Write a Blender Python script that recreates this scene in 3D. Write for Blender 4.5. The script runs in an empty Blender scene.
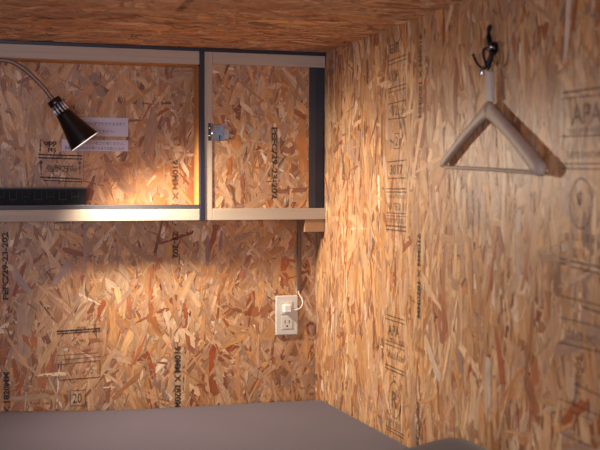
import bpy, bmesh, math, random
import numpy as np
from mathutils import Vector, Matrix, Euler

scene = bpy.context.scene
COL = scene.collection

# ------------------------------------------------------------------ camera
CAM_POS = Vector((0.0, 0.0, 1.14))
r_ = Vector((0.9584, -0.2853, 0.0028)).normalized()
f_ = Vector((0.2852, 0.9576, -0.0417)).normalized()
u_ = r_.cross(f_).normalized()
r_ = f_.cross(u_).normalized()
cd = bpy.data.cameras.new('camera')
cam = bpy.data.objects.new('camera', cd)
COL.objects.link(cam)
cam.matrix_world = Matrix(((r_.x, u_.x, -f_.x, CAM_POS.x), (r_.y, u_.y, -f_.y, CAM_POS.y),
                           (r_.z, u_.z, -f_.z, CAM_POS.z), (0, 0, 0, 1)))
cd.sensor_width = 36.0
cd.lens = 1044.67 * 36 / 600
cd.clip_start = 0.05
cd.dof.use_dof = True
cd.dof.focus_distance = 3.02
cd.dof.aperture_fstop = 4.6
scene.camera = cam

# ------------------------------------------------------------------ world, lights, exposure
w = bpy.data.worlds.new('world'); scene.world = w
w.use_nodes = True
bg = w.node_tree.nodes['Background']
bg.inputs['Color'].default_value = (0.60, 0.58, 0.70, 1)
bg.inputs['Strength'].default_value = 0.30

def area(name, loc, target, size, energy, color):
    ld = bpy.data.lights.new(name, 'AREA'); ld.shape = 'RECTANGLE'
    ld.size, ld.size_y = size; ld.energy = energy; ld.color = color
    o = bpy.data.objects.new(name, ld); COL.objects.link(o)
    o.location = loc
    o.rotation_euler = (Vector(target) - Vector(loc)).to_track_quat('-Z', 'Y').to_euler()
    return o
# daylight-coloured light of the room outside the open end of the sleeping cabin
area('corridor_light', (-0.55, -0.7, 1.15), (0.5, 3.0, 1.15), (0.9, 0.6), 25.0, (0.96, 0.86, 0.95))

vs = scene.view_settings
scene.display_settings.display_device = 'sRGB'
vs.view_transform = 'Standard'; vs.look = 'None'; vs.gamma = 1.0; vs.use_curve_mapping = False
vs.exposure = 0.2

# dimensions (metres)
WX, BY, CZ, LX, FY = 0.96, 3.05, 1.522, -0.75, 0.95   # right wall, back wall, ceiling, left wall, open front
FRY = 2.955                                            # front face of the wall cabinet

# ------------------------------------------------------------------ materials
def mat(name):
    m = bpy.data.materials.new(name); m.use_nodes = True
    nt = m.node_tree
    return m, nt, nt.nodes['Principled BSDF']

def L(nt, a, b): nt.links.new(a, b)

def simple(name, col, rough=0.5, metal=0.0, var=0.06, scale=60.0, bump=0.0, spec=0.5):
    m, nt, p = mat(name)
    p.inputs['Roughness'].default_value = rough
    p.inputs['Metallic'].default_value = metal
    p.inputs['Specular IOR Level'].default_value = spec
    tc = nt.nodes.new('ShaderNodeTexCoord')
    n = nt.nodes.new('ShaderNodeTexNoise'); n.inputs['Scale'].default_value = scale; n.inputs['Detail'].default_value = 4
    L(nt, tc.outputs['Object'], n.inputs['Vector'])
    mr = nt.nodes.new('ShaderNodeMapRange'); mr.inputs[3].default_value = 1 - var; mr.inputs[4].default_value = 1 + var
    L(nt, n.outputs['Fac'], mr.inputs[0])
    mx = nt.nodes.new('ShaderNodeVectorMath'); mx.operation = 'SCALE'
    mx.inputs[0].default_value = col
    L(nt, mr.outputs[0], mx.inputs['Scale'])
    L(nt, mx.outputs[0], p.inputs['Base Color'])
    if bump:
        b = nt.nodes.new('ShaderNodeBump'); b.inputs['Strength'].default_value = bump; b.inputs['Distance'].default_value = 0.001
        L(nt, n.outputs['Fac'], b.inputs['Height']); L(nt, b.outputs[0], p.inputs['Normal'])
    return m

def wood(name, c1, c2, axis='x', rough=0.5, grain=90.0):
    m, nt, p = mat(name)
    p.inputs['Roughness'].default_value = rough
    p.inputs['Specular IOR Level'].default_value = 0.3
    tc = nt.nodes.new('ShaderNodeTexCoord'); mp = nt.nodes.new('ShaderNodeMapping')
    s = [grain] * 3; s['xyz'.index(axis)] = grain * 0.035
    mp.inputs['Scale'].default_value = s
    L(nt, tc.outputs['Object'], mp.inputs['Vector'])
    n = nt.nodes.new('ShaderNodeTexNoise'); n.inputs['Scale'].default_value = 1.0; n.inputs['Detail'].default_value = 5
    n.inputs['Distortion'].default_value = 0.3
    L(nt, mp.outputs[0], n.inputs['Vector'])
    cr = nt.nodes.new('ShaderNodeValToRGB')
    cr.color_ramp.elements[0].position = 0.3; cr.color_ramp.elements[0].color = (*c1, 1)
    cr.color_ramp.elements[1].position = 0.7; cr.color_ramp.elements[1].color = (*c2, 1)
    L(nt, n.outputs['Fac'], cr.inputs[0]); L(nt, cr.outputs[0], p.inputs['Base Color'])
    b = nt.nodes.new('ShaderNodeBump'); b.inputs['Strength'].default_value = 0.15; b.inputs['Distance'].default_value = 0.0005
    L(nt, n.outputs['Fac'], b.inputs['Height']); L(nt, b.outputs[0], p.inputs['Normal'])
    return m

def strand_material():
    """wood strands: colour per strand from the mesh, fibre grain along each strand's own uv"""
    m, nt, p = mat('oriented_strand_wood')
    at = nt.nodes.new('ShaderNodeAttribute'); at.attribute_name = 'strand_colour'
    uv = nt.nodes.new('ShaderNodeUVMap'); uv.uv_map = 'strand'
    mp = nt.nodes.new('ShaderNodeMapping'); mp.inputs['Scale'].default_value = (22, 420, 1)
    L(nt, uv.outputs[0], mp.inputs['Vector'])
    n = nt.nodes.new('ShaderNodeTexNoise'); n.inputs['Scale'].default_value = 1; n.inputs['Detail'].default_value = 4
    n.inputs['Roughness'].default_value = 0.6
    L(nt, mp.outputs[0], n.inputs['Vector'])
    mr = nt.nodes.new('ShaderNodeMapRange'); mr.inputs[1].default_value = 0.25; mr.inputs[2].default_value = 0.75
    mr.inputs[3].default_value = 0.64; mr.inputs[4].default_value = 1.30
    L(nt, n.outputs['Fac'], mr.inputs[0])
    # blotches of resin
    mp2 = nt.nodes.new('ShaderNodeMapping'); mp2.inputs['Scale'].default_value = (25, 70, 1)
    L(nt, uv.outputs[0], mp2.inputs['Vector'])
    n2 = nt.nodes.new('ShaderNodeTexNoise'); n2.inputs['Scale'].default_value = 1; n2.inputs['Detail'].default_value = 3
    L(nt, mp2.outputs[0], n2.inputs['Vector'])
    mr2 = nt.nodes.new('ShaderNodeMapRange'); mr2.inputs[1].default_value = 0.3; mr2.inputs[2].default_value = 0.7
    mr2.inputs[3].default_value = 0.82; mr2.inputs[4].default_value = 1.12
    L(nt, n2.outputs['Fac'], mr2.inputs[0])
    mu = nt.nodes.new('ShaderNodeMath'); mu.operation = 'MULTIPLY'
    L(nt, mr.outputs[0], mu.inputs[0]); L(nt, mr2.outputs[0], mu.inputs[1])
    sc = nt.nodes.new('ShaderNodeVectorMath'); sc.operation = 'SCALE'
    L(nt, at.outputs['Color'], sc.inputs[0]); L(nt, mu.outputs[0], sc.inputs['Scale'])
    L(nt, sc.outputs[0], p.inputs['Base Color'])
    b = nt.nodes.new('ShaderNodeBump'); b.inputs['Strength'].default_value = 0.5; b.inputs['Distance'].default_value = 0.0006
    L(nt, n.outputs['Fac'], b.inputs['Height']); L(nt, b.outputs[0], p.inputs['Normal'])
    p.inputs['Roughness'].default_value = 0.42
    p.inputs['Specular IOR Level'].default_value = 0.45
    return m

def ink(name, col, strength=0.85, scale=260.0):
    m, nt, p = mat(name)
    p.inputs['Base Color'].default_value = (*col, 1); p.inputs['Roughness'].default_value = 0.7
    tc = nt.nodes.new('ShaderNodeTexCoord')
    n = nt.nodes.new('ShaderNodeTexNoise'); n.inputs['Scale'].default_value = scale; n.inputs['Detail'].default_value = 3
    L(nt, tc.outputs['Object'], n.inputs['Vector'])
    mr = nt.nodes.new('ShaderNodeMapRange'); mr.inputs[1].default_value = 0.35; mr.inputs[2].default_value = 0.55
    mr.inputs[3].default_value = strength * 0.35; mr.inputs[4].default_value = strength
    L(nt, n.outputs['Fac'], mr.inputs[0]); L(nt, mr.outputs[0], p.inputs['Alpha'])
    return m

M = {}
M['osb'] = strand_material()
M['ink'] = ink('printed_ink', (0.022, 0.020, 0.024), 0.9)
M['ink_faint'] = ink('faded_ink', (0.05, 0.035, 0.03), 0.62)
M['ink_vague'] = ink('very_faded_ink', (0.06, 0.045, 0.04), 0.48)
M['pale'] = wood('pale_rail_wood', (0.42, 0.355, 0.29), (0.50, 0.43, 0.355), 'x', 0.45)
M['pale_v'] = wood('pale_stile_wood', (0.42, 0.355, 0.29), (0.50, 0.43, 0.355), 'z', 0.45)
M['ply'] = wood('orange_plywood', (0.50, 0.22, 0.06), (0.62, 0.32, 0.10), 'x', 0.5)
M['cleat'] = wood('cleat_wood', (0.34, 0.20, 0.11), (0.42, 0.26, 0.15), 'x', 0.55)
M['navy'] = simple('navy_painted_metal', (0.015, 0.019, 0.042), 0.42, 0.0, 0.1)
M['slate'] = simple('slate_metal', (0.034, 0.039, 0.052), 0.4, 0.2, 0.1)
M['track'] = simple('grey_track', (0.060, 0.055, 0.066), 0.5, 0.0, 0.08)
M['conduit'] = simple('brown_conduit', (0.135, 0.082, 0.062), 0.45, 0.1, 0.08)
M['plastic'] = simple('white_plastic', (0.62, 0.62, 0.58), 0.35, 0, 0.02)
M['plastic2'] = simple('white_plug_plastic', (0.80, 0.80, 0.78), 0.35, 0, 0.02)
M['dark'] = simple('dark_slot', (0.03, 0.03, 0.03), 0.6, 0, 0.02)
M['black'] = simple('black_lacquer', (0.010, 0.009, 0.010), 0.3, 0, 0.1)
M['blackhook'] = simple('black_metal', (0.010, 0.010, 0.014), 0.28, 0.6, 0.1)
M['chrome'] = simple('chrome', (0.62, 0.68, 0.80), 0.18, 1.0, 0.02)
M['neck'] = simple('bronze_gooseneck_metal', (0.26, 0.19, 0.16), 0.5, 0.45, 0.05, 200)
M['white_in'] = simple('shade_inside_white', (0.85, 0.85, 0.85), 0.5, 0, 0.02)
M['tray'] = simple('dark_navy_plastic', (0.009, 0.010, 0.014), 0.7, 0, 0.15, 120, 0, 0.25)
M['tray_rim'] = simple('pale_navy_rim', (0.10, 0.085, 0.085), 0.45, 0, 0.15, 120)  # rim colour is paler than the tray body
M['paper'] = simple('label_paper', (0.58, 0.57, 0.74), 0.5, 0, 0.03, 20)
M['label_ink'] = ink('label_print', (0.10, 0.10, 0.16), 0.75, 400)
M['hanger'] = wood('greyish_hanger_wood', (0.40, 0.33, 0.27), (0.49, 0.41, 0.35), 'x', 0.5, 60)
M['wrap'] = simple('white_wrap', (0.46, 0.42, 0.40), 0.5, 0, 0.1, 80)

def fabric(name, col):
    m, nt, p = mat(name)
    p.inputs['Roughness'].default_value = 0.9
    p.inputs['Sheen Weight'].default_value = 0.25
    p.inputs['Specular IOR Level'].default_value = 0.15
    tc = nt.nodes.new('ShaderNodeTexCoord')
    n = nt.nodes.new('ShaderNodeTexNoise'); n.inputs['Scale'].default_value = 900; n.inputs['Detail'].default_value = 2
    n2 = nt.nodes.new('ShaderNodeTexNoise'); n2.inputs['Scale'].default_value = 6
    L(nt, tc.outputs['Object'], n.inputs['Vector']); L(nt, tc.outputs['Object'], n2.inputs['Vector'])
    mr = nt.nodes.new('ShaderNodeMapRange'); mr.inputs[3].default_value = 0.93; mr.inputs[4].default_value = 1.07
    ad = nt.nodes.new('ShaderNodeMath'); ad.operation = 'ADD'
    L(nt, n.outputs['Fac'], ad.inputs[0]); L(nt, n2.outputs['Fac'], ad.inputs[1])
    mr.inputs[1].default_value = 0.7; mr.inputs[2].default_value = 1.3
    L(nt, ad.outputs[0], mr.inputs[0])
    mx = nt.nodes.new('ShaderNodeVectorMath'); mx.operation = 'SCALE'; mx.inputs[0].default_value = col
    L(nt, mr.outputs[0], mx.inputs['Scale']); L(nt, mx.outputs[0], p.inputs['Base Color'])
    b = nt.nodes.new('ShaderNodeBump'); b.inputs['Strength'].default_value = 0.3; b.inputs['Distance'].default_value = 0.0005
    L(nt, n.outputs['Fac'], b.inputs['Height']); L(nt, b.outputs[0], p.inputs['Normal'])
    return m
M['bed'] = fabric('grey_mauve_cloth', (0.062, 0.052, 0.077))
M['bed_side'] = fabric('mattress_cloth', (0.30, 0.27, 0.27))
M['pillow'] = fabric('dark_brown_cloth', (0.036, 0.020, 0.020))

def glow_mat(name, col, strength):
    m, nt, p = mat(name)
    p.inputs['Emission Color'].default_value = (*col, 1); p.inputs['Emission Strength'].default_value = strength
    return m

# ------------------------------------------------------------------ mesh helpers
def link(name, me, material=None, parent=None):
    o = bpy.data.objects.new(name, me); COL.objects.link(o)
    if material is not None:
        for mm in (material if isinstance(material, (list, tuple)) else [material]):
            me.materials.append(mm)
    if parent is not None: o.parent = parent
    return o

def bm_obj(name, bm, material, parent=None, smooth=False):
    me = bpy.data.meshes.new(name); bm.normal_update(); bm.to_mesh(me); bm.free()
    if smooth:
        for p in me.polygons: p.use_smooth = True
    return link(name, me, material, parent)

def add_box(bm, lo, hi, bevel=0.0, seg=2):
    lo, hi = Vector(lo), Vector(hi)
    vs_ = [bm.verts.new((x, y, z)) for x in (lo.x, hi.x) for y in (lo.y, hi.y) for z in (lo.z, hi.z)]
    idx = [(0, 1, 3, 2), (4, 6, 7, 5), (0, 4, 5, 1), (2, 3, 7, 6), (0, 2, 6, 4), (1, 5, 7, 3)]
    fs = [bm.faces.new([vs_[i] for i in f]) for f in idx]
    if bevel > 0:
        es = list({e for f in fs for e in f.edges})
        bmesh.ops.bevel(bm, geom=es, offset=bevel, segments=seg, affect='EDGES', profile=0.5)

def box(name, lo, hi, material, parent=None, bevel=0.001, seg=2):
    bm = bmesh.new(); add_box(bm, lo, hi, bevel, seg)
    return bm_obj(name, bm, material, parent)

def add_tube(bm, pts, rad, n=12, caps=True):
    pts = [Vector(p) for p in pts]
    rads = rad if isinstance(rad, (list, tuple)) else [rad] * len(pts)
    rings = []; t0 = (pts[1] - pts[0]).normalized()
    up = Vector((0, 0, 1)) if abs(t0.z) < 0.9 else Vector((1, 0, 0))
    nrm = t0.cross(up).normalized()
    for i, p in enumerate(pts):
        t = (pts[min(i + 1, len(pts) - 1)] - pts[max(i - 1, 0)]).normalized()
        nrm = (nrm - t * nrm.dot(t)).normalized(); bn = t.cross(nrm)
        rings.append([bm.verts.new(p + (nrm * math.cos(a) + bn * math.sin(a)) * rads[i])
                      for a in [2 * math.pi * k / n for k in range(n)]])
    for a, b in zip(rings, rings[1:]):
        for k in range(n):
            f = bm.faces.new((a[k], a[(k + 1) % n], b[(k + 1) % n], b[k])); f.smooth = True
    if caps:
        bm.faces.new(rings[0][::-1]); bm.faces.new(rings[-1])

def smooth_path(ctrl, n=10):
    """Catmull-Rom through control points"""
    c = [Vector(p) for p in ctrl]; c = [2 * c[0] - c[1]] + c + [2 * c[-1] - c[-2]]
    out = []
    for i in range(1, len(c) - 2):
        for k in range(n):
            t = k / n
            p0, p1, p2, p3 = c[i - 1:i + 3]
            out.append(0.5 * ((2 * p1) + (p2 - p0) * t + (2 * p0 - 5 * p1 + 4 * p2 - p3) * t * t + (3 * p1 - p0 - 3 * p2 + p3) * t ** 3))
    out.append(c[-2]); return out

def tube(name, ctrl, rad, material, parent=None, n=12, sm=8):
    bm = bmesh.new(); add_tube(bm, smooth_path(ctrl, sm) if sm else ctrl, rad, n)
    return bm_obj(name, bm, material, parent)

def lathe_bm(bm, prof, origin, axis, n=40):
    """prof: list of (distance along axis, radius)"""
    axis = Vector(axis).normalized(); origin = Vector(origin)
    a = axis.orthogonal().normalized(); b = axis.cross(a)
    rings = []
    for d, r in prof:
        rings.append([bm.verts.new(origin + axis * d + (a * math.cos(t) + b * math.sin(t)) * max(r, 1e-5))
                      for t in [2 * math.pi * k / n for k in range(n)]])
    for p, q in zip(rings, rings[1:]):
        for k in range(n):
            f = bm.faces.new((p[k], p[(k + 1) % n], q[(k + 1) % n], q[k])); f.smooth = True

def lathe(name, prof, origin, axis, material, parent=None, n=40):
    bm = bmesh.new(); lathe_bm(bm, prof, origin, axis, n)
    bmesh.ops.recalc_face_normals(bm, faces=bm.faces)
    return bm_obj(name, bm, material, parent)

def empty(name, loc):
    o = bpy.data.objects.new(name, None); COL.objects.link(o); o.location = loc
    o.empty_display_size = 0.05
    return o

def tag(o, label=None, cat=None, group=None, kind=None):
    if label: o['label'] = label
    if cat: o['category'] = cat
    if group: o['group'] = group
    if kind: o['kind'] = kind
    return o

def bake_parent(root):
    """children were built in world metres: keep them there under a root that is not at the origin"""
    bpy.context.view_layer.update()
    def rec(o):
        for c in o.children:
            if o is root: c.matrix_parent_inverse = root.matrix_world.inverted()
    rec(root)

# ------------------------------------------------------------------ oriented strand board
def lin(r, g, b):
    f = lambda c: (c / 255.0) ** 2.2
    return (f(r), f(g), f(b))

PALETTE = [  # albedo of the strands, weight
    (lin(214, 172, 130), 20), (lin(206, 158, 112), 22), (lin(196, 146, 102), 18), (lin(222, 188, 152), 8),
    (lin(184, 128, 86), 12), (lin(190, 150, 122), 11), (lin(168, 104, 68), 6.5), (lin(152, 84, 56), 4.6),
    (lin(172, 138, 118), 7), (lin(136, 88, 64), 2.0), (lin(234, 208, 180), 2.5)]
PC = np.array([c for c, _ in PALETTE]); PW = np.array([wt for _, wt in PALETTE], float); PW /= PW.sum()

def osb(name, origin, ua, va, nrm, width, height, seed, main=90.0, spread=24.0, thick=0.012, area_per=1.0e-4,
        specials=(), parent=None, tone=1.0, sizes=1.0):
    """A board of real overlapping strands. (u,v) run from origin along ua, va; nrm points into the room.
    specials: (u, v, length, width, angle_deg, rgb) single strands laid on last."""
    rng = np.random.default_rng(seed)
    N = int(width * height / area_per)
    cu = rng.uniform(-0.02, width + 0.02, N); cv = rng.uniform(-0.02, height + 0.02, N)
    Ls = np.clip(rng.lognormal(math.log(0.056), 0.5, N), 0.016, 0.13) * sizes
    Ws = np.clip(rng.lognormal(math.log(0.0092), 0.55, N), 0.003, 0.030) * sizes
    wide = rng.random(N) < 0.24
    ang = np.radians(main + np.where(wide, rng.uniform(-90, 90, N), rng.normal(0, spread, N)))
    pick = PC[rng.choice(len(PC), N, p=PW)]; mean = (PC * PW[:, None]).sum(0)
    colr = mean + 0.90 * (pick - mean)
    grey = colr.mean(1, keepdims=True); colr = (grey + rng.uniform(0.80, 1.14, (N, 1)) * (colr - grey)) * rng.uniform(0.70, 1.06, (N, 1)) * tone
    # small chips, laid on the last third
    small = (rng.random(N) < 0.22)
    Ls[small] *= 0.45; Ws[small] *= 0.5
    if len(specials):
        sp = np.array([s[:5] for s in specials], float)
        cu = np.append(cu, sp[:, 0]); cv = np.append(cv, sp[:, 1])
        Ls = np.append(Ls, sp[:, 2]); Ws = np.append(Ws, sp[:, 3]); ang = np.append(ang, np.radians(sp[:, 4]))
        colr = np.vstack([colr, np.array([lin(*s[5]) for s in specials])])
    T = len(cu)
    hgt = 0.0002 + 0.0013 * np.arange(T) / T
    gap_chips = rng.random(T) < 0.06
    if len(specials): gap_chips[-len(specials):] = False
    Ls[gap_chips] *= 0.5; Ws[gap_chips] *= 0.35; colr[gap_chips] *= 0.36  # shade in the gaps between strands, painted as small darkened chips
    # outline of a strand in its own frame: split ends, uneven sides (12 points)
    tx = np.array([-1, -0.86, -0.5, 0.0, 0.5, 0.86, 1, 0.9, 0.5, 0.0, -0.5, -0.9])
    ty = np.array([0.1, 0.75, 1, 1, 1, 0.8, -0.1, -0.8, -1, -1, -1, -0.7])
    K = len(tx)
    px = tx[None] * (1 + rng.uniform(-0.12, 0.10, (T, K))); py = ty[None] * (1 + rng.uniform(-0.30, 0.12, (T, K)))
    slant = rng.uniform(-0.9, 0.9, (T, 1)); px = px + py * slant * (Ws / Ls)[:, None]
    bend = rng.normal(0, 0.12, (T, 1)); py = py + bend * (px ** 2) * 1.2
    taper = rng.uniform(-0.45, 0.45, (T, 1)); py = py * (1 + taper * px)
    X = px * Ls[:, None] / 2; Y = py * Ws[:, None] / 2
    c, s = np.cos(ang)[:, None], np.sin(ang)[:, None]
    U = cu[:, None] + X * c - Y * s; V = cv[:, None] + X * s + Y * c
    tilt = rng.normal(0, 0.00022, (T, 1)); tilt2 = rng.normal(0, 0.00016, (T, 1))
    H = hgt[:, None] + np.clip(tilt * px + tilt2 * py, -0.0004, 0.0003); H = np.maximum(H, 0.0001)
    eps = np.where((U < 0) | (U > width) | (V < 0) | (V > height), 1, 0)
    U = np.clip(U, 0, width); V = np.clip(V, 0, height)
    o = np.array(origin); ua = np.array(ua); va = np.array(va); nr = np.array(nrm)
    P = o + U[..., None] * ua + V[..., None] * va + H[..., None] * nr
    keep = ~(eps.all(axis=1))
    P = P[keep]; colr = colr[keep]; X = X[keep]; Y = Y[keep]; T = len(P)
    # board body
    corners = []
    for h in (0.0, -thick):
        for (a, b) in ((0, 0), (width, 0), (width, height), (0, height)):
            corners.append(o + a * ua + b * va + h * nr)
    bverts = np.array(corners)
    bf = [(0, 1, 2, 3), (7, 6, 5, 4), (0, 4, 5, 1), (1, 5, 6, 2), (2, 6, 7, 3), (3, 7, 4, 0)]
    flip = np.dot(np.cross(ua, va), nr) < 0
    faces = [tuple(reversed(q)) if flip else q for q in bf]
    base = 8
    idx = np.arange(T * K).reshape(T, K) + base
    idx = idx[:, ::-1]            # outline runs clockwise
    if flip: idx = idx[:, ::-1]
    faces += [tuple(int(i) for i in row) for row in idx]
    allv = np.vstack([bverts, P.reshape(-1, 3)])
    me = bpy.data.meshes.new(name); me.from_pydata([tuple(v) for v in allv.tolist()], [], faces)
    at = me.color_attributes.new('strand_colour', 'FLOAT_COLOR', 'POINT')
    cols = np.ones((len(allv), 4)); cols[:8, :3] = lin(176, 120, 76); cols[8:, :3] = np.repeat(colr, K, axis=0)
    at.data.foreach_set('color', cols.ravel())
    uvl = me.uv_layers.new(name='strand')
    off = rng.uniform(0, 40, (T, 2))
    vuv = np.zeros((len(allv), 2)); vuv[8:, 0] = (X + off[:, :1]).ravel(); vuv[8:, 1] = (Y + off[:, 1:]).ravel()
    li = np.zeros(len(me.loops), dtype=np.int32); me.loops.foreach_get('vertex_index', li)
    uvl.data.foreach_set('uv', vuv[li].ravel())
    ob = link(name, me, M['osb'], parent)
    return ob

RED = (150, 74, 46); PALEC = (240, 212, 176)
back_specials = [  # u = x - LX, v = z
    (0.532 - LX, 0.974, 0.112, 0.011, 19, (132, 62, 42)),
    (0.169 - LX, 0.586, 0.085, 0.010, 0, (240, 215, 180)),
    (0.045 - LX, 0.712, 0.05, 0.012, -12, (240, 218, 185)),
    (0.620 - LX, 0.930, 0.10, 0.016, 90, (150, 118, 112)),
    (0.662 - LX, 0.965, 0.062, 0.012, 84, (156, 122, 116)),
    (0.560 - LX, 0.690, 0.085, 0.013, 96, (156, 96, 60)),
    (0.38 - LX, 0.66, 0.10, 0.022, 70, (226, 178, 122)),
    (0.45 - LX, 0.60, 0.09, 0.017, 105, (160, 84, 48)),
    (0.635 - LX, 0.60, 0.10, 0.020, 86, (158, 84, 50)),
    (0.30 - LX, 0.76, 0.08, 0.018, 60, (166, 90, 52)),
    (0.36 - LX, 0.79, 0.09, 0.016, 98, (228, 186, 134)),
    (0.20 - LX, 0.88, 0.09, 0.024, 55, (168, 140, 128)),
    (0.08 - LX, 0.86, 0.10, 0.026, 125, (172, 146, 132)),
]
rs = lambda y, z, l, wd, a, c: (BY - y, z, l, wd, a, c)
right_specials = [
    rs(1.842, 0.800, 0.125, 0.020, -72, (160, 92, 66)),
    rs(2.038, 1.368, 0.085, 0.015, -62, (158, 88, 52)),
    rs(1.893, 0.72, 0.14, 0.026, 90, (196, 176, 160)),
    rs(2.12, 1.45, 0.10, 0.012, 88, (140, 82, 54)),
    rs(2.51, 1.11, 0.10, 0.014, 92, (240, 218, 184)),
    rs(1.67, 1.29, 0.13, 0.034, 65, (156, 106, 80)),
    rs(1.57, 0.745, 0.095, 0.022, 35, (164, 92, 56)),
    rs(1.975, 0.745, 0.03, 0.016, 60, (150, 78, 50)),
    rs(1.92, 1.05, 0.15, 0.024, 92, (184, 156, 136)),
    rs(2.05, 0.95, 0.13, 0.022, 86, (210, 176, 140)),
    rs(2.02, 0.86, 0.14, 0.020, 94, (200, 158, 126)),
    rs(1.72, 0.86, 0.12, 0.020, 88, (158, 108, 70)),
    rs(1.77, 1.02, 0.14, 0.026, 95, (190, 166, 150)),
    rs(1.66, 0.95, 0.12, 0.020, 85, (166, 112, 76)),
    rs(1.99, 1.33, 0.14, 0.022, 96, (186, 150, 130)),
]

wall_back = osb('wall_back', (LX, BY, 0), (1, 0, 0), (0, 0, 1), (0, -1, 0), WX - LX, CZ, 11, 90, 26, area_per=1.5e-4, sizes=1.35, specials=back_specials)
wall_right = osb('wall_right', (WX, BY, 0), (0, -1, 0), (0, 0, 1), (-1, 0, 0), BY - FY, CZ, 23, 90, 13, area_per=1.9e-4, sizes=1.65, specials=right_specials)
ceiling = osb('ceiling', (LX, BY, CZ), (1, 0, 0), (0, -1, 0), (0, 0, -1), WX - LX, BY - FY, 37, 8, 30, area_per=1.7e-4, sizes=1.4, tone=1.55)  # tone lightens the ceiling strands in place of bounced lamp light
wall_left = osb('wall_left', (LX, BY, 0), (0, -1, 0), (0, 0, 1), (1, 0, 0), BY - FY, CZ, 41, 90, 20, area_per=2.4e-4)
bmf = bmesh.new(); add_box(bmf, (LX - 0.01, -1.4, -0.02), (WX + 0.01, BY + 0.01, 0.0))
floor = bm_obj('floor', bmf, wood('floor_boards', (0.20, 0.14, 0.09), (0.28, 0.20, 0.13), 'y', 0.5, 40))
for o in (wall_back, wall_right, ceiling, wall_left, floor): tag(o, kind='structure')

# ------------------------------------------------------------------ printing on the boards
def text_mesh(body, bold=0.0):
    cu = bpy.data.curves.new('print', 'FONT'); cu.body = body; cu.size = 1.0; cu.resolution_u = 3
    cu.offset = bold; cu.fill_mode = 'FRONT'
    o = bpy.data.objects.new('print', cu); COL.objects.link(o)
    dg = bpy.context.evaluated_depsgraph_get(); dg.update()
    me = bpy.data.meshes.new_from_object(o.evaluated_get(dg))
    vs_ = [v.co.copy() for v in me.vertices]; fs = [tuple(p.vertices) for p in me.polygons]
    bpy.data.objects.remove(o); bpy.data.curves.remove(cu); bpy.data.meshes.remove(me)
    return vs_, fs

class Print:
    """flat ink in a wall's (u, v) metres"""
    def __init__(s): s.v, s.f = [], []
    def quad(s, a, b, c, d):
        i = len(s.v); s.v += [a, b, c, d]; s.f.append((i, i + 1, i + 2, i + 3))
    def line(s, u0, v0, u1, v1, t):
        d = Vector((u1 - u0, v1 - v0)).normalized(); n = Vector((-d.y, d.x)) * t / 2
        s.quad((u0 - n.x, v0 - n.y), (u1 - n.x, v1 - n.y), (u1 + n.x, v1 + n.y), (u0 + n.x, v0 + n.y))
    def frame(s, u0, v0, u1, v1, t):
        s.line(u0, v0, u1, v0, t); s.line(u0, v1, u1, v1, t); s.line(u0, v0, u0, v1, t); s.line(u1, v0, u1, v1, t)
    def ring(s, cu, cv, ru, rv, t, a0=0, a1=360, n=40):
        for k in range(n):
            A = math.radians(a0 + (a1 - a0) * k / n); B = math.radians(a0 + (a1 - a0) * (k + 1) / n)
            p = lambda a, q: (cu + (ru + q) * math.cos(a), cv + (rv + q) * math.sin(a))
            s.quad(p(A, -t / 2), p(B, -t / 2), p(B, t / 2), p(A, t / 2))
    def text(s, body, u0, v0, u1, v1, rot=0, bold=0.022):
        """fit the words into the box; rot 90 reads upward, -90 reads downward"""
        vs_, fs = text_mesh(body, bold)
        if rot == 90: vs_ = [Vector((-v.y, v.x)) for v in vs_]
        elif rot == -90: vs_ = [Vector((v.y, -v.x)) for v in vs_]
        xs = [v.x for v in vs_]; ys = [v.y for v in vs_]
        x0, x1, y0, y1 = min(xs), max(xs), min(ys), max(ys); i = len(s.v)
        s.v += [(u0 + (v.x - x0) / (x1 - x0) * (u1 - u0), v0 + (v.y - y0) / (y1 - y0) * (v1 - v0)) for v in vs_]
        s.f += [tuple(k + i for k in f) for f in fs]
    def build(s, name, fn, material, parent):
        me = bpy.data.meshes.new(name); me.from_pydata([fn(*v[:2]) for v in s.v], [], s.f)
        return link(name, me, material, parent)

OFF = 0.0022
on_back = lambda u, v: (u, BY - OFF, v)
on_right = lambda u, v: (WX - OFF, -u, v)         # u = -y
on_ceil = lambda u, v: (u, v, CZ - OFF)

# back wall -----------------------------------------------------------
p = Print(); p.text('PEFC/29-23-202', 0.034, 0.804, 0.051, 0.995, 90, 0.045); p.build('printed_lettering', on_back, M['ink'], wall_back)
p = Print(); p.text('910MM X 1820MM', 0.034, 0.395, 0.052, 0.599, 90, 0.045); p.build('printed_lettering', on_back, M['ink'], wall_back)
p = Print(); p.text('910MM X 18', 0.516, 1.049, 0.534, 1.202, -90, 0.045)
p.build('printed_lettering', on_back, M['ink_faint'], wall_back)
p = Print(); p.text('23-202', 0.516, 0.913, 0.534, 0.992, -90, 0.045); p.build('printed_lettering', on_back, M['ink'], wall_back)
p = Print(); p.text('910MM X 1820MM', 0.521, 0.448, 0.541, 0.652, -90, 0.045); p.build('printed_lettering', on_back, M['ink'], wall_back)
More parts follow.
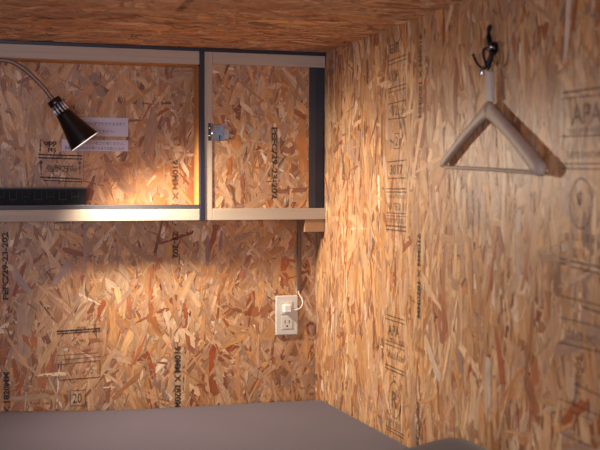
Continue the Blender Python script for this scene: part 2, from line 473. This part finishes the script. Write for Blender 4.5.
# grading stamp seen in the open compartment
p = Print()
p.text('j', 0.137, 1.222, 0.143, 1.258, 0, 0.03); p.text('opp', 0.150, 1.236, 0.186, 1.252, 0, 0.05); p.text('FFS', 0.162, 1.220, 0.184, 1.233, 0, 0.04)
p.line(0.135, 1.214, 0.257, 1.211, 0.004); p.line(0.135, 1.205, 0.257, 1.202, 0.004)
p.line(0.139, 1.150, 0.256, 1.145, 0.004); p.line(0.150, 1.141, 0.256, 1.137, 0.003)
p.line(0.142, 1.156, 0.142, 1.194, 0.003); p.line(0.142, 1.198, 0.138, 1.188, 0.003); p.line(0.142, 1.198, 0.146, 1.188, 0.003)
p.line(0.250, 1.156, 0.250, 1.194, 0.002); p.line(0.250, 1.198, 0.246, 1.188, 0.002); p.line(0.250, 1.198, 0.254, 1.188, 0.002)
p.line(0.261, 1.140, 0.261, 1.200, 0.0012)
p.text('強軸方向', 0.158, 1.164, 0.240, 1.186, 0, 0.012)
p.build('printed_stamp', on_back, M['ink'], wall_back)
# lower stamp
p = Print()
p.line(0.183, 0.709, 0.305, 0.713, 0.0055); p.line(0.183, 0.702, 0.305, 0.706, 0.0035); p.text('OSB PANEL', 0.24, 0.716, 0.265, 0.721)
p.line(0.183, 0.640, 0.300, 0.643, 0.0016); p.line(0.183, 0.626, 0.308, 0.632, 0.0016)
p.line(0.183, 0.613, 0.304, 0.620, 0.002); p.line(0.304, 0.620, 0.304, 0.572, 0.0022); p.line(0.188, 0.568, 0.304, 0.572, 0.0026)
p.line(0.186, 0.613, 0.186, 0.603, 0.002); p.line(0.186, 0.568, 0.186, 0.578, 0.002)
p.text('20', 0.226, 0.500, 0.252, 0.528, 0, 0.0); p.frame(0.219, 0.492, 0.262, 0.536, 0.0018)
p.build('printed_stamp', on_back, M['ink'], wall_back)
p = Print()
p.text('A', 0.232, 0.665, 0.25, 0.682); p.text('2', 0.276, 0.583, 0.286, 0.598); p.text('1', 0.236, 0.583, 0.24, 0.596)
p.frame(0.275, 0.725, 0.305, 0.752, 0.0014); p.line(0.29, 0.725, 0.29, 0.79, 0.0014)
p.build('printed_stamp', on_back, M['ink_vague'], wall_back)
p = Print(); p.frame(0.178, 1.000, 0.222, 1.020, 0.003)
p.build('printed_stamp', on_back, M['ink_vague'], wall_back)

# right wall ----------------------------------------------------------
a0, a1 = -2.448, -2.330
p = Print()
p.ring(-2.392, 1.512, 0.030, 0.034, 0.004, 190, 350, 20); p.text('EIII', -2.438, 1.456, -2.38, 1.478, 0, 0.02)
for z, t in ((1.440, 0.0028), (1.430, 0.0022), (1.371, 0.0028), (1.361, 0.0022)): p.line(a0, z, a1, z + 0.003, t)
p.line(a0, 1.333, a1, 1.335, 0.0028); p.line(a0, 1.295, a1, 1.294, 0.003); p.line(a1, 1.294, a1, 1.335, 0.0018)
p.frame(-2.408, 1.221, -2.372, 1.258, 0.0022); p.text('2', -2.398, 1.228, -2.382, 1.251, 0, 0.02)
p.line(a0, 1.189, a1, 1.192, 0.0034); p.line(a0, 1.148, a1, 1.149, 0.0034); p.line(a0, 1.149, a0, 1.190, 0.0018)
p.text('3017', -2.434, 1.157, -2.350, 1.182, 0, 0.03)
for z, t in ((1.122, 0.0036), (1.114, 0.0034), (1.062, 0.003), (1.055, 0.002), (1.030, 0.0042), (1.020, 0.004)): p.line(a0 - 0.008, z, a1 + 0.004, z + 0.001, t)
p.build('printed_stamp', on_right, M['ink_faint'], wall_right)
p = Print()
p.text('NOM', -2.43, 1.385, -2.39, 1.415); p.text('02 6', -2.425, 1.302, -2.35, 1.328)
p.text('SHEATHING', a0, 1.098, a1, 1.108); p.text('RATED 11', a0, 1.070, a1, 1.088); p.text('EXPOSURE 1', a0, 1.038, a1, 1.050)
p.build('printed_stamp', on_right, M['ink_vague'], wall_right)
p = Print()
for z, t in ((0.805, 0.003), (0.795, 0.003), (0.741, 0.003), (0.731, 0.0026), (0.679, 0.003), (0.670, 0.003)): p.line(a0 - 0.01, z, a1, z + 0.001, t)
p.text('APA', -2.442, 0.757, -2.362, 0.785, 0, 0.03)
p.text('C', -2.405, 0.645, -2.385, 0.661); p.ring(-2.392, 0.600, 0.040, 0.045, 0.003); p.text('R', -2.412, 0.58, -2.375, 0.62)
p.line(a0, 0.524, a1, 0.526, 0.003); p.line(a0, 0.516, a1, 0.518, 0.003)
p.build('printed_stamp', on_right, M['ink_faint'], wall_right)
p = Print(); p.text('MILL 423', a0 + 0.02, 0.744, a1, 0.753); p.text('Strand Rated', a0, 0.700, a1, 0.720); p.text('EN 300', a0 + 0.02, 0.530, a1 - 0.02, 0.548)
p.build('printed_stamp', on_right, M['ink_vague'], wall_right)
p = Print(); p.text('910MM X 1820MM', -2.256, 1.287, -2.236, 1.480, -90, 0.045); p.build('printed_lettering', on_right, M['ink_faint'], wall_right)
p = Print(); p.text('910MM X 1820MM', -2.256, 0.822, -2.236, 1.020, -90, 0.045); p.build('printed_lettering', on_right, M['ink'], wall_right)
p = Print(); p.text('PEFC/29-23-202', -2.256, 0.420, -2.236, 0.625, -90, 0.045); p.build('printed_lettering', on_right, M['ink_faint'], wall_right)
p = Print(); p.line(-2.305, 1.478, -2.303, 1.418, 0.006); p.build('printed_smear', on_right, M['ink_vague'], wall_right)
c0, c1 = -1.620, -1.485
p = Print()
p.line(c0, 1.295, c1, 1.294, 0.0045); p.line(c0, 1.285, c1, 1.282, 0.0025); p.line(c0, 1.287, c0, 1.262, 0.003)
p.text('APA', -1.590, 1.238, -1.495, 1.272, 0, 0.02)
p.line(c0, 1.219, c1, 1.217, 0.003); p.line(c0, 1.172, c1, 1.170, 0.003); p.line(c0, 1.164, c1, 1.161, 0.003)
p.ring(-1.556, 1.104, 0.034, 0.042, 0.0035); p.text('8', -1.566, 1.10, -1.552, 1.125, 0, 0.03)
p.text('E  G I S E', -1.605, 1.040, -1.51, 1.052, 0, 0.03)
p.line(-1.625, 1.006, -1.600, 1.006, 0.004); p.line(-1.625, 0.998, -1.600, 0.998, 0.004)
p.line(-1.585, 1.005, c1, 1.000, 0.005); p.line(-1.585, 0.995, c1, 0.990, 0.004)
p.line(c0, 0.941, c1, 0.938, 0.0028); p.line(-1.55, 0.930, c1, 0.926, 0.005)
p.line(c0, 0.903, c1, 0.903, 0.0028); p.line(c0, 0.859, c1, 0.862, 0.0035); p.line(c0 + 0.05, 0.795, c1, 0.79, 0.003)
p.text('PS2-04', -1.568, 0.780, -1.548, 0.845, 90, 0.02)
p.build('printed_stamp', on_right, M['ink_vague'], wall_right)
p = Print()
p.text('THE ENGINEERED', -1.60, 1.222, c1, 1.232); p.text('RATED SHEATHING', -1.60, 1.180, c1, 1.192); p.text('32/16', -1.58, 1.010, -1.54, 1.028)
p.text('SIZED FOR SPACING', -1.60, 0.870, c1, 0.885); p.line(c0, 0.760, c1, 0.757, 0.003); p.frame(-1.61, 0.70, -1.51, 0.745, 0.0025)
p.build('printed_stamp', on_right, M['ink_vague'], wall_right)
# ceiling
p = Print(); p.text('910MM X 1820MM', 0.400, 2.14, 0.420, 2.34, -90, 0.045); p.build('printed_lettering', on_ceil, M['ink_faint'], ceiling)
p = Print(); p.text('23-202', 0.360, 2.74, 0.380, 2.84, -90, 0.045); p.build('printed_lettering', on_ceil, M['ink_vague'], ceiling)

# ------------------------------------------------------------------ wall cabinet
cab = empty('wall_cabinet', (0.3, FRY, 1.027))
X0 = -0.62
tag(cab, 'pale framed wall cabinet with open left compartment and strand board door, hung under the ceiling', 'cabinet')
box('top_track', (X0, FRY, 1.5105), (WX - 0.003, FRY + 0.03, CZ - 0.002), M['navy'], cab, 0.0008)
box('top_rail', (X0, FRY + 0.001, 1.4725), (0.580, FRY + 0.022, 1.5105), M['pale'], cab, 0.0012)
box('bottom_rail', (X0, FRY + 0.001, 1.0275), (0.580, FRY + 0.022, 1.0600), M['pale'], cab, 0.0012)
o = box('bottom_track', (X0, FRY + 0.003, 1.0602), (0.580, FRY + 0.016, 1.0725), M['track'], cab, 0.0006)
box('divider', (0.5806, FRY - 0.003, 1.0262), (0.5935, FRY + 0.022, 1.5104), M['navy'], cab, 0.0008)
box('shelf_board', (X0, FRY + 0.0225, 1.044), (0.953, BY - 0.004, 1.0598), M['ply'], cab, 0.0006)
box('top_board', (X0, FRY + 0.0225, 1.4725), (0.953, BY - 0.004, 1.486), M['ply'], cab, 0.0006)
box('side_panel', (0.580, FRY + 0.0225, 1.060), (0.5935, BY - 0.004, 1.4722), M['ply'], cab, 0.0006)
box('side_panel', (X0 - 0.014, FRY, 1.0275), (X0 - 0.0005, BY - 0.004, 1.5105), M['ply'], cab, 0.0006)
# door of the right compartment
dr = box('door', (0.618, FRY + 0.004, 1.0615), (0.9065, FRY + 0.0085, 1.4745), M['pale'], cab, 0.0)
face = osb('door_panel', (0.6172, FRY + 0.0042, 1.0612), (1, 0, 0), (0, 0, 1), (0, -1, 0), 0.290, 0.4145, 59, 88, 30, area_per=1.4e-4, sizes=1.25,
           thick=0.0001, parent=dr)
box('door_stile', (0.5940, FRY, 1.0272), (0.6170, FRY + 0.022, 1.5100), M['pale_v'], dr, 0.0012)
box('door_top_rail', (0.6172, FRY, 1.4758), (0.9565, FRY + 0.022, 1.5100), M['pale'], dr, 0.0012)
box('door_bottom_rail', (0.6172, FRY, 1.0272), (0.9590, FRY + 0.022, 1.0610), M['pale'], dr, 0.0012)
box('closing_strip', (0.9075, FRY + 0.003, 1.0614), (0.9285, FRY + 0.020, 1.4755), M['slate'], dr, 0.0008)
box('edge_bead', (0.9288, FRY + 0.004, 1.0614), (0.9305, FRY + 0.018, 1.4755), M['slate'], dr, 0.0002)
box('dark_gap_fill', (0.9320, FRY + 0.010, 1.0612), (0.9560, FRY + 0.026, 1.4755), M['navy'], cab, 0.0008)  # dark strip put in the open gap for the shade of the unlit interior
p = Print(); p.text('PEFC/29-23-202', 0.793, 1.088, 0.811, 1.298, -90, 0.045)
p.build('printed_lettering', lambda u, v: (u, FRY + 0.0020, v), M['ink'], face)
# latch
lt = box('latch', (0.6045, FRY - 0.0022, 1.2555), (0.6115, FRY - 0.0002, 1.3065), M['slate'], dr, 0.0004)
box('latch_plate', (0.6175, FRY - 0.004, 1.2560), (0.6500, FRY - 0.0015, 1.3010), simple('frosted_blue_steel', (0.34, 0.42, 0.58), 0.25, 0.8, 0.35, 90), lt, 0.0006)
bm = bmesh.new(); add_tube(bm, [(0.6155, FRY - 0.0045, 1.2545), (0.6155, FRY - 0.0045, 1.3035)], 0.0022, 12)
bm_obj('hinge_pin', bm, M['chrome'], lt)
bm = bmesh.new()
for zc in (1.270, 1.292): lathe_bm(bm, [(0, 0.0), (0, 0.0030), (0.0016, 0.0026), (0.0020, 0.0)], (0.6080, FRY - 0.0022, zc), (0, -1, 0), 12)
bm_obj('screw', bm, M['chrome'], lt)
bm = bmesh.new(); add_box(bm, (0.635, FRY - 0.006, 1.2555), (0.6385, FRY - 0.004, 1.2720), 0.0003); bm_obj('keyhole_slot', bm, M['dark'], lt)
box('latch_tongue', (0.6502, FRY - 0.0035, 1.2600), (0.6650, FRY - 0.0015, 1.2900), simple('clear_steel', (0.40, 0.38, 0.40), 0.3, 0.5, 0.3, 90), lt, 0.0005)
bake_parent(cab)

# wooden cleat under the cabinet and the cable conduit on the wall
cl = box('support_cleat', (0.897, FRY + 0.006, 0.990), (0.9570, BY - 0.004, 1.0268), M['cleat'], None, 0.001)
tag(cl, 'small wooden cleat under the right end of the wall cabinet in the corner', 'wood block')
cn = box('cable_conduit', (0.8980, BY - 0.011, 0.808), (0.9105, BY - 0.0022, 1.0265), M['conduit'], None, 0.0015)
tag(cn, 'narrow dark brown cable cover running down the wall from cabinet to outlet', 'cable cover')

# ------------------------------------------------------------------ outlet and plug
ot = empty('wall_outlet', (0.865, BY, 0.673))
tag(ot, 'white double wall outlet plate low on the back wall near the corner', 'wall outlet')
box('cover_plate', (0.830, BY - 0.0095, 0.673), (0.900, BY - 0.0022, 0.7935), M['plastic'], ot, 0.0028, 3)
for zc in (0.756, 0.711):
    s = box('socket', (0.848, BY - 0.0112, zc - 0.019), (0.882, BY - 0.0096, zc + 0.019), M['plastic'], ot, 0.0007)
    if zc < 0.74:
        for dx in (-0.0065, 0.0065):
            box('slot', (0.865 + dx - 0.0011, BY - 0.0116, zc - 0.002), (0.865 + dx + 0.0011, BY - 0.0112, zc + 0.0075), M['dark'], s, 0)
        bm = bmesh.new(); lathe_bm(bm, [(0, 0.0), (0, 0.0028), (0.0004, 0.0028), (0.0004, 0)], (0.865, BY - 0.0112, zc - 0.010), (0, -1, 0), 16)
        bm_obj('ground_hole', bm, M['dark'], s)
bake_parent(ot)
pg = empty('power_plug', (0.862, BY - 0.0115, 0.757))
tag(pg, 'white power plug with a short white cord in the upper socket of the outlet', 'plug')
box('plug_body', (0.850, BY - 0.034, 0.744), (0.873, BY - 0.0118, 0.768), M['plastic2'], pg, 0.003, 3)
tube('cord', [(0.8725, BY - 0.026, 0.752), (0.888, BY - 0.030, 0.752), (0.902, BY - 0.030, 0.758), (0.9105, BY - 0.024, 0.771),
              (0.909, BY - 0.016, 0.785), (0.9035, BY - 0.0085, 0.797), (0.9025, BY - 0.0065, 0.8075)], 0.0017, M['plastic2'], pg, 10)
bake_parent(pg)

# ------------------------------------------------------------------ paper labels
def label(lo, hi, rows, text):
    bm = bmesh.new(); add_box(bm, (lo[0], BY - 0.0028, lo[1]), (hi[0], BY - 0.0021, hi[1]))
    o = bm_obj('paper_label', bm, M['paper'])
    for (u0, v0, u1, v1, body) in rows:
        p = Print(); p.text(body, u0, v0, u1, v1, 0, 0.01)
        p.build('printed_line', lambda u, v: (u, BY - 0.0030, v), M['label_ink'], o)
    return tag(o, text, 'label')
label((0.212, 1.268), (0.388, 1.3215), [(0.225, 1.298, 0.380, 1.309, 'このボックスは鍵がかかりますので'), (0.225, 1.277, 0.350, 1.287, '貴重品を入れてお使い')],
      'upper white paper strip with Japanese writing on the wall behind the lamp', )
label((0.200, 1.2255), (0.388, 1.2575), [(0.255, 1.2430, 0.376, 1.2520, 'ロッカーをご使用ください。'), (0.208, 1.2290, 0.376, 1.2380, '貴重品の管理はお客様ご自身でお願いします')],
      'lower white paper strip with Japanese writing just above the black stamp')

# ------------------------------------------------------------------ tray
tr = empty('storage_tray', (0.0, 3.0, 1.0602))
tag(tr, 'dark navy plastic tray with notched pattern on the left shelf', 'tray')
tx0, tx1, ty0, ty1, tz0, tz1 = -0.16, 0.262, 2.982, 3.040, 1.0602, 1.1215
bm = bmesh.new()
tk = 0.003; fl = 0.003
def ringv(x0, y0, x1, y1, z): return [bm.verts.new(q) for q in ((x0, y0, z), (x1, y0, z), (x1, y1, z), (x0, y1, z))]
rr = [ringv(tx0 + fl, ty0 + fl, tx1 - fl, ty1 - fl, tz0), ringv(tx0, ty0, tx1, ty1, tz1 - 0.003),
      ringv(tx0 + tk, ty0 + tk, tx1 - tk, ty1 - tk, tz1 - 0.003), ringv(tx0 + fl + tk, ty0 + fl + tk, tx1 - fl - tk, ty1 - fl - tk, tz0 + tk)]
bm.faces.new(rr[0][::-1]); bm.faces.new(rr[3])
for a, b in zip(rr, rr[1:]):
    for k in range(4): bm.faces.new((a[k], a[(k + 1) % 4], b[(k + 1) % 4], b[k]))
bm_obj('tray_body', bm, M['tray'], tr)
bm = bmesh.new()
for lo, hi in (((tx0 - .003, ty0 - .003, tz1 - .003), (tx1 + .004, ty0 + .003, tz1)), ((tx0 - .003, ty1 - .003, tz1 - .003), (tx1 + .004, ty1 + .003, tz1)),
               ((tx0 - .003, ty0 + .003, tz1 - .003), (tx0 + .003, ty1 - .003, tz1)), ((tx1 - .003, ty0 + .003, tz1 - .003), (tx1 + .004, ty1 - .003, tz1))):
    add_box(bm, lo, hi)
bm_obj('rim', bm, M['tray_rim'], tr)
bm = bmesh.new()
sx = tx0 + 0.012; k = 0
while sx < tx1 - 0.03:
    add_box(bm, (sx, ty0 - 0.0015, 1.094 if k % 2 else 1.086), (sx + 0.021, ty0 + 0.0012, 1.097 if k % 2 else 1.089))
    add_box(bm, (sx, ty0 - 0.0015, 1.089), (sx + 0.002, ty0 + 0.0012, 1.112)); add_box(bm, (sx + 0.019, ty0 - 0.0015, 1.089), (sx + 0.021, ty0 + 0.0012, 1.112))
    add_box(bm, (sx + 0.009, ty0 + 0.0005, 1.066), (sx + 0.0105, ty0 + 0.002, 1.084))
    sx += 0.0335; k += 1
add_box(bm, (tx0 + 0.008, ty0 - 0.001, 1.114), (tx1 - 0.008, ty0 + 0.0015, 1.116))
bm_obj('relief_pattern', bm, simple('tray_relief', (0.018, 0.020, 0.026), 0.7), tr)
bake_parent(tr)

# ------------------------------------------------------------------ reading lamp
LY = 2.84
lp = empty('reading_lamp', (-0.22, LY, 1.20))
tag(lp, 'black cone reading lamp with chrome neck on a bent gooseneck, shining down over the shelf', 'lamp')
ax = Vector((0.0798, -0.0065, -0.1083)).normalized()
P0 = Vector((0.1655, LY, 1.3525))
tube('gooseneck', [(-0.30, LY + 0.085, 1.10), (-0.30, LY + 0.04, 1.22), (-0.22, LY + 0.01, 1.38), (-0.10, LY, 1.445), (0.031, LY, 1.4530), (0.081, LY, 1.4385), (0.1315, LY, 1.3945), tuple(P0 + ax * 0.002)],
     0.0058, M['neck'], lp, 14, 14)
lathe('shade_cap', [(-0.002, 0.0), (-0.002, 0.0160), (0.0, 0.0185), (0.013, 0.0190), (0.015, 0.0180), (0.015, 0.0)], P0, ax, M['black'], lp)
# fluted chrome collar: alternating chrome ribs over a black core
col_ = lathe('collar', [(0.014, 0.0), (0.014, 0.0168), (0.040, 0.0185), (0.040, 0.0)], P0, ax, M['black'], lp)
bm = bmesh.new(); A_ = ax.orthogonal().normalized(); B_ = ax.cross(A_)
for k in range(12):
    t = 2 * math.pi * (k + 0.3) / 12; d = A_ * math.cos(t) + B_ * math.sin(t)
    add_tube(bm, [P0 + ax * 0.015 + d * 0.0172, P0 + ax * 0.0395 + d * 0.0190], 0.0024, 8)
bm_obj('chrome_ribs', bm, simple('brushed_steel', (0.75, 0.82, 0.92), 0.4, 0.75, 0.03), col_)
sh = lathe('lamp_shade', [(0.040, 0.0), (0.040, 0.0195), (0.046, 0.0205), (0.090, 0.0310), (0.1300, 0.0415), (0.1345, 0.0425), (0.1348, 0.0415), (0.1300, 0.0402), (0.090, 0.0296), (0.048, 0.0190), (0.046, 0.0)],
      P0, ax, M['black'], lp, 56)
lathe('shade_lining', [(0.0490, 0.0), (0.0492, 0.0185), (0.090, 0.0291), (0.1300, 0.0397), (0.1343, 0.0409), (0.1352, 0.0424), (0.1356, 0.0410), (0.1345, 0.0400), (0.1300, 0.0390), (0.0902, 0.0284), (0.0500, 0.0180), (0.0498, 0.0)],
      P0, ax, glow_mat('lit_shade_lining', (1.0, 0.93, 0.9), 0.5), sh, 56)
bm = bmesh.new(); bmesh.ops.create_uvsphere(bm, u_segments=20, v_segments=14, radius=0.019, matrix=Matrix.Translation(P0 + ax * 0.095))
bm_obj('bulb', bm, glow_mat('bulb_glow', (1.0, 0.78, 0.55), 6.0), lp, True)
box('clamp', (-0.318, FRY - 0.036, 1.020), (-0.282, FRY - 0.0005, 1.105), M['black'], lp, 0.003)
ld = bpy.data.lights.new('reading_lamp_light', 'SPOT'); ld.energy = 50; ld.color = (1.0, 0.82, 0.62)
ld.spot_size = math.radians(148); ld.spot_blend = 1.0; ld.shadow_soft_size = 0.035
lo_ = bpy.data.objects.new('reading_lamp_light', ld); COL.objects.link(lo_); lo_.parent = lp
lo_.location = P0 + ax * 0.142; lo_.rotation_euler = (ax + Vector((0.04, -0.24, 0.04))).to_track_quat('-Z', 'Y').to_euler()
bake_parent(lp)

# ------------------------------------------------------------------ hook and hanger on the right wall
hk = empty('wall_hook', (WX - 0.002, 1.900, 1.41))
tag(hk, 'black metal multi prong coat hook on the right wall above the hanger', 'hook')
HS = WX - 0.0025
bm = bmesh.new(); add_tube(bm, smooth_path([(HS - 0.0035, 1.894, 1.447), (HS - 0.004, 1.8935, 1.430), (HS - 0.005, 1.886, 1.412)], 6), [0.0036] * 6 + [0.0050] * 7, 12)
lathe_bm(bm, [(0, 0.0), (0, 0.0060), (0.0045, 0.0050), (0.006, 0.0)], (HS, 1.894, 1.446), (-1, 0, 0), 16)
bm_obj('shank', bm, M['blackhook'], hk)
lathe('boss', [(0, 0.0), (0, 0.0125), (0.008, 0.012), (0.013, 0.008), (0.0145, 0.0)], (HS, 1.872, 1.403), (-1, 0, 0), M['blackhook'], hk, 28)
bm = bmesh.new(); bmesh.ops.create_uvsphere(bm, u_segments=14, v_segments=10, radius=0.0042, matrix=Matrix.Translation((HS - 0.0145, 1.862, 1.403)))
bm_obj('boss_highlight', bm, M['chrome'], hk, True)  # bright chrome bead added as the highlight on the black boss
tube('prong', [(HS - 0.008, 1.872, 1.397), (HS - 0.013, 1.876, 1.380), (HS - 0.016, 1.882, 1.365), (HS - 0.019, 1.896, 1.367), (HS - 0.020, 1.912, 1.377), (HS - 0.020, 1.930, 1.396)],
     [0.0028] * 30 + [0.0024] * 10 + [0.0032], M['blackhook'], hk, 10, 8)
tube('prong', [(HS - 0.009, 1.862, 1.395), (HS - 0.013, 1.862, 1.380), (HS - 0.016, 1.868, 1.363), (HS - 0.019, 1.865, 1.361), (HS - 0.020, 1.856, 1.366), (HS - 0.020, 1.850, 1.384)],
     0.0028, M['blackhook'], hk, 10)
tube('loop', [(HS - 0.008, 1.882, 1.404), (HS - 0.012, 1.896, 1.404), (HS - 0.013, 1.899, 1.394), (HS - 0.014, 1.888, 1.378), (HS - 0.014, 1.880, 1.366), (HS - 0.012, 1.874, 1.380)],
     0.0025, M['blackhook'], hk, 10)
bake_parent(hk)

HX = WX - 0.0150
hg = empty('coat_hanger', (HX, 1.8760, 1.29))
tag(hg, 'greyish wooden coat hanger with trouser bar hanging from the black hook on the right wall', 'coat hanger')
tube('hanger_hook', [(HX, 1.8760, 1.293), (HX, 1.8760, 1.330), (HX - 0.001, 1.8740, 1.352), (HX - 0.0005, 1.8810, 1.3655), (HX + 0.0005, 1.8920, 1.3700), (HX + 0.0005, 1.9040, 1.364), (HX, 1.9070, 1.352)], 0.0019, M['chrome'], hg, 10)
bm = bmesh.new()
t_ = [bm.verts.new((HX + dx, y, z)) for dx in (-0.0035, 0.0035) for (y, z) in ((1.8850, 1.297), (1.8520, 1.297), (1.8610, 1.356), (1.8840, 1.362))]
for q in ((0, 1, 2, 3), (7, 6, 5, 4), (0, 4, 5, 1), (1, 5, 6, 2), (2, 6, 7, 3), (3, 7, 4, 0)): bm.faces.new([t_[k] for k in q])
bmesh.ops.bevel(bm, geom=bm.edges[:], offset=0.002, segments=2, affect='EDGES')
bmesh.ops.recalc_face_normals(bm, faces=bm.faces)
bm_obj('neck_wrap', bm, M['wrap'], hg)

def arm(name, side):
    """side -1 = towards the open end (nearer the camera), +1 = towards the back wall. Closed curved bar, wider at the shoulder end"""
    bm = bmesh.new(); n = 26; rings = []
    for i in range(n + 1):
        t = i / n; s_ = t * (0.222 if side > 0 else 0.226)
        y = 1.876 + side * s_
        zc = 1.283 - (0.110 if side > 0 else 0.128) * t + 0.004 * math.sin(math.pi * t)
        xo = HX - (0.005 if side < 0 else 0.0) * t ** 1.8
        hh = (0.0085 if side > 0 else 0.0105 + 0.003 * t) + 0.0075 * math.exp(-t / 0.16)
        th = 0.0065 + (0.0060 * t if side < 0 else 0.0)
        if t > 0.93:
            k = (t - 0.93) / 0.07; q = math.sqrt(max(0.0, 1 - k * k * 0.96)); hh *= q; th *= q
        tan = Vector((0, side * 0.222, -0.112 - 0.024 * t)).normalized(); up = Vector((0, -tan.z * side, tan.y * side))
        cen = Vector((xo, y, zc)); ring = []
        for k in range(14):
            a = 2 * math.pi * k / 14; ca, sa = math.cos(a), math.sin(a)
            e = 0.6
            ring.append(bm.verts.new(cen + up * hh * math.copysign(abs(ca) ** e, ca) + Vector((1, 0, 0)) * th * math.copysign(abs(sa) ** e, sa)))
        rings.append(ring)
    for a, b in zip(rings, rings[1:]):
        for k in range(14):
            f = bm.faces.new((a[k], a[(k + 1) % 14], b[(k + 1) % 14], b[k])); f.smooth = True
    bm.faces.new(rings[0]); bm.faces.new(rings[-1][::-1])
    bmesh.ops.recalc_face_normals(bm, faces=bm.faces)
    return bm_obj(name, bm, M['hanger'], hg)
arm('hanger_arm', 1); arm('hanger_arm', -1)
tube('trouser_bar', [(HX, 2.0800, 1.172), (HX - 0.002, 1.8740, 1.165), (HX - 0.004, 1.6740, 1.156)], 0.0036, M['hanger'], hg, 12)
bake_parent(hg)

# ------------------------------------------------------------------ bed
bd = empty('bed', (0.1, 2.0, 0))
tag(bd, 'low bed with a smooth grey mauve cover filling the end of the cabin', 'bed')
box('bed_base', (LX + 0.01, FY + 0.1, 0.0), (WX - 0.01, BY - 0.01, 0.26), wood('bed_wood', (0.36, 0.24, 0.14), (0.46, 0.32, 0.2), 'x'), bd, 0.003)
def soft_slab(name, x0, y0, z0, x1, y1, zf, rad, material, parent=None, nx=90, ny=110):
    """rounded soft block: zf(x, y) gives the top"""
    bm = bmesh.new(); g = []
    for j in range(ny + 1):
        row = []
        for i in range(nx + 1):
            # concentrate rows on the edges
            s = i / nx; t = j / ny
            s = 0.5 - 0.5 * math.cos(math.pi * s); t = 0.5 - 0.5 * math.cos(math.pi * t)
            x = x0 + (x1 - x0) * s; y = y0 + (y1 - y0) * t
            dx = min(x - x0, x1 - x); dy = min(y - y0, y1 - y)
            q = 0.0
            for d in (dx, dy):
                if d < rad: q += (rad - math.sqrt(max(0.0, rad * rad - (rad - d) ** 2)))
            row.append(bm.verts.new((x, y, max(zf(x, y) - q, z0 + 0.02))))
        g.append(row)
    for j in range(ny):
        for i in range(nx):
            f = bm.faces.new((g[j][i], g[j][i + 1], g[j + 1][i + 1], g[j + 1][i])); f.smooth = True
    border = g[0][:] + [g[j][nx] for j in range(1, ny + 1)] + [g[ny][i] for i in range(nx - 1, -1, -1)] + [g[j][0] for j in range(ny - 1, 0, -1)]
    low = [bm.verts.new((v.co.x, v.co.y, z0)) for v in border]
    m_ = len(border)
    for k in range(m_):
        bm.faces.new((border[k], low[k], low[(k + 1) % m_], border[(k + 1) % m_]))
    bm.faces.new(low)
    bmesh.ops.recalc_face_normals(bm, faces=bm.faces)
    return bm_obj(name, bm, material, parent)
def zbed(x, y):
    near = max(0.0, min(1.0, (3.04 - y) / 0.10))
    z = 0.471 + 0.017 * near * near * (3 - 2 * near) + 0.032 * max(0, 2.95 - y)
    z += 0.020 * math.exp(-((x + 0.05) / 0.28) ** 2) * (1 - 0.4 * near) + 0.002 * math.sin(3.1 * x + 2.3 * y)
    return min(z, 0.5205)
soft_slab('mattress', LX + 0.01, FY + 0.1, 0.262, WX - 0.004, BY - 0.006, zbed, 0.012, M['bed'], bd)
bake_parent(bd)
def zpil(x, y):
    return 0.646 - 0.9 * (x - 0.86) ** 2 - 0.9 * (y - 1.70) ** 2 * 0.3 + 0.006 * math.sin(18 * x + 9 * y)
pw = soft_slab('folded_blanket', 0.66, 1.22, 0.521, WX - 0.010, 1.93, zpil, 0.10, M['pillow'], None, 50, 60)
tag(pw, 'dark brown folded blanket whose edge shows at the bottom right beside the wall', 'blanket')
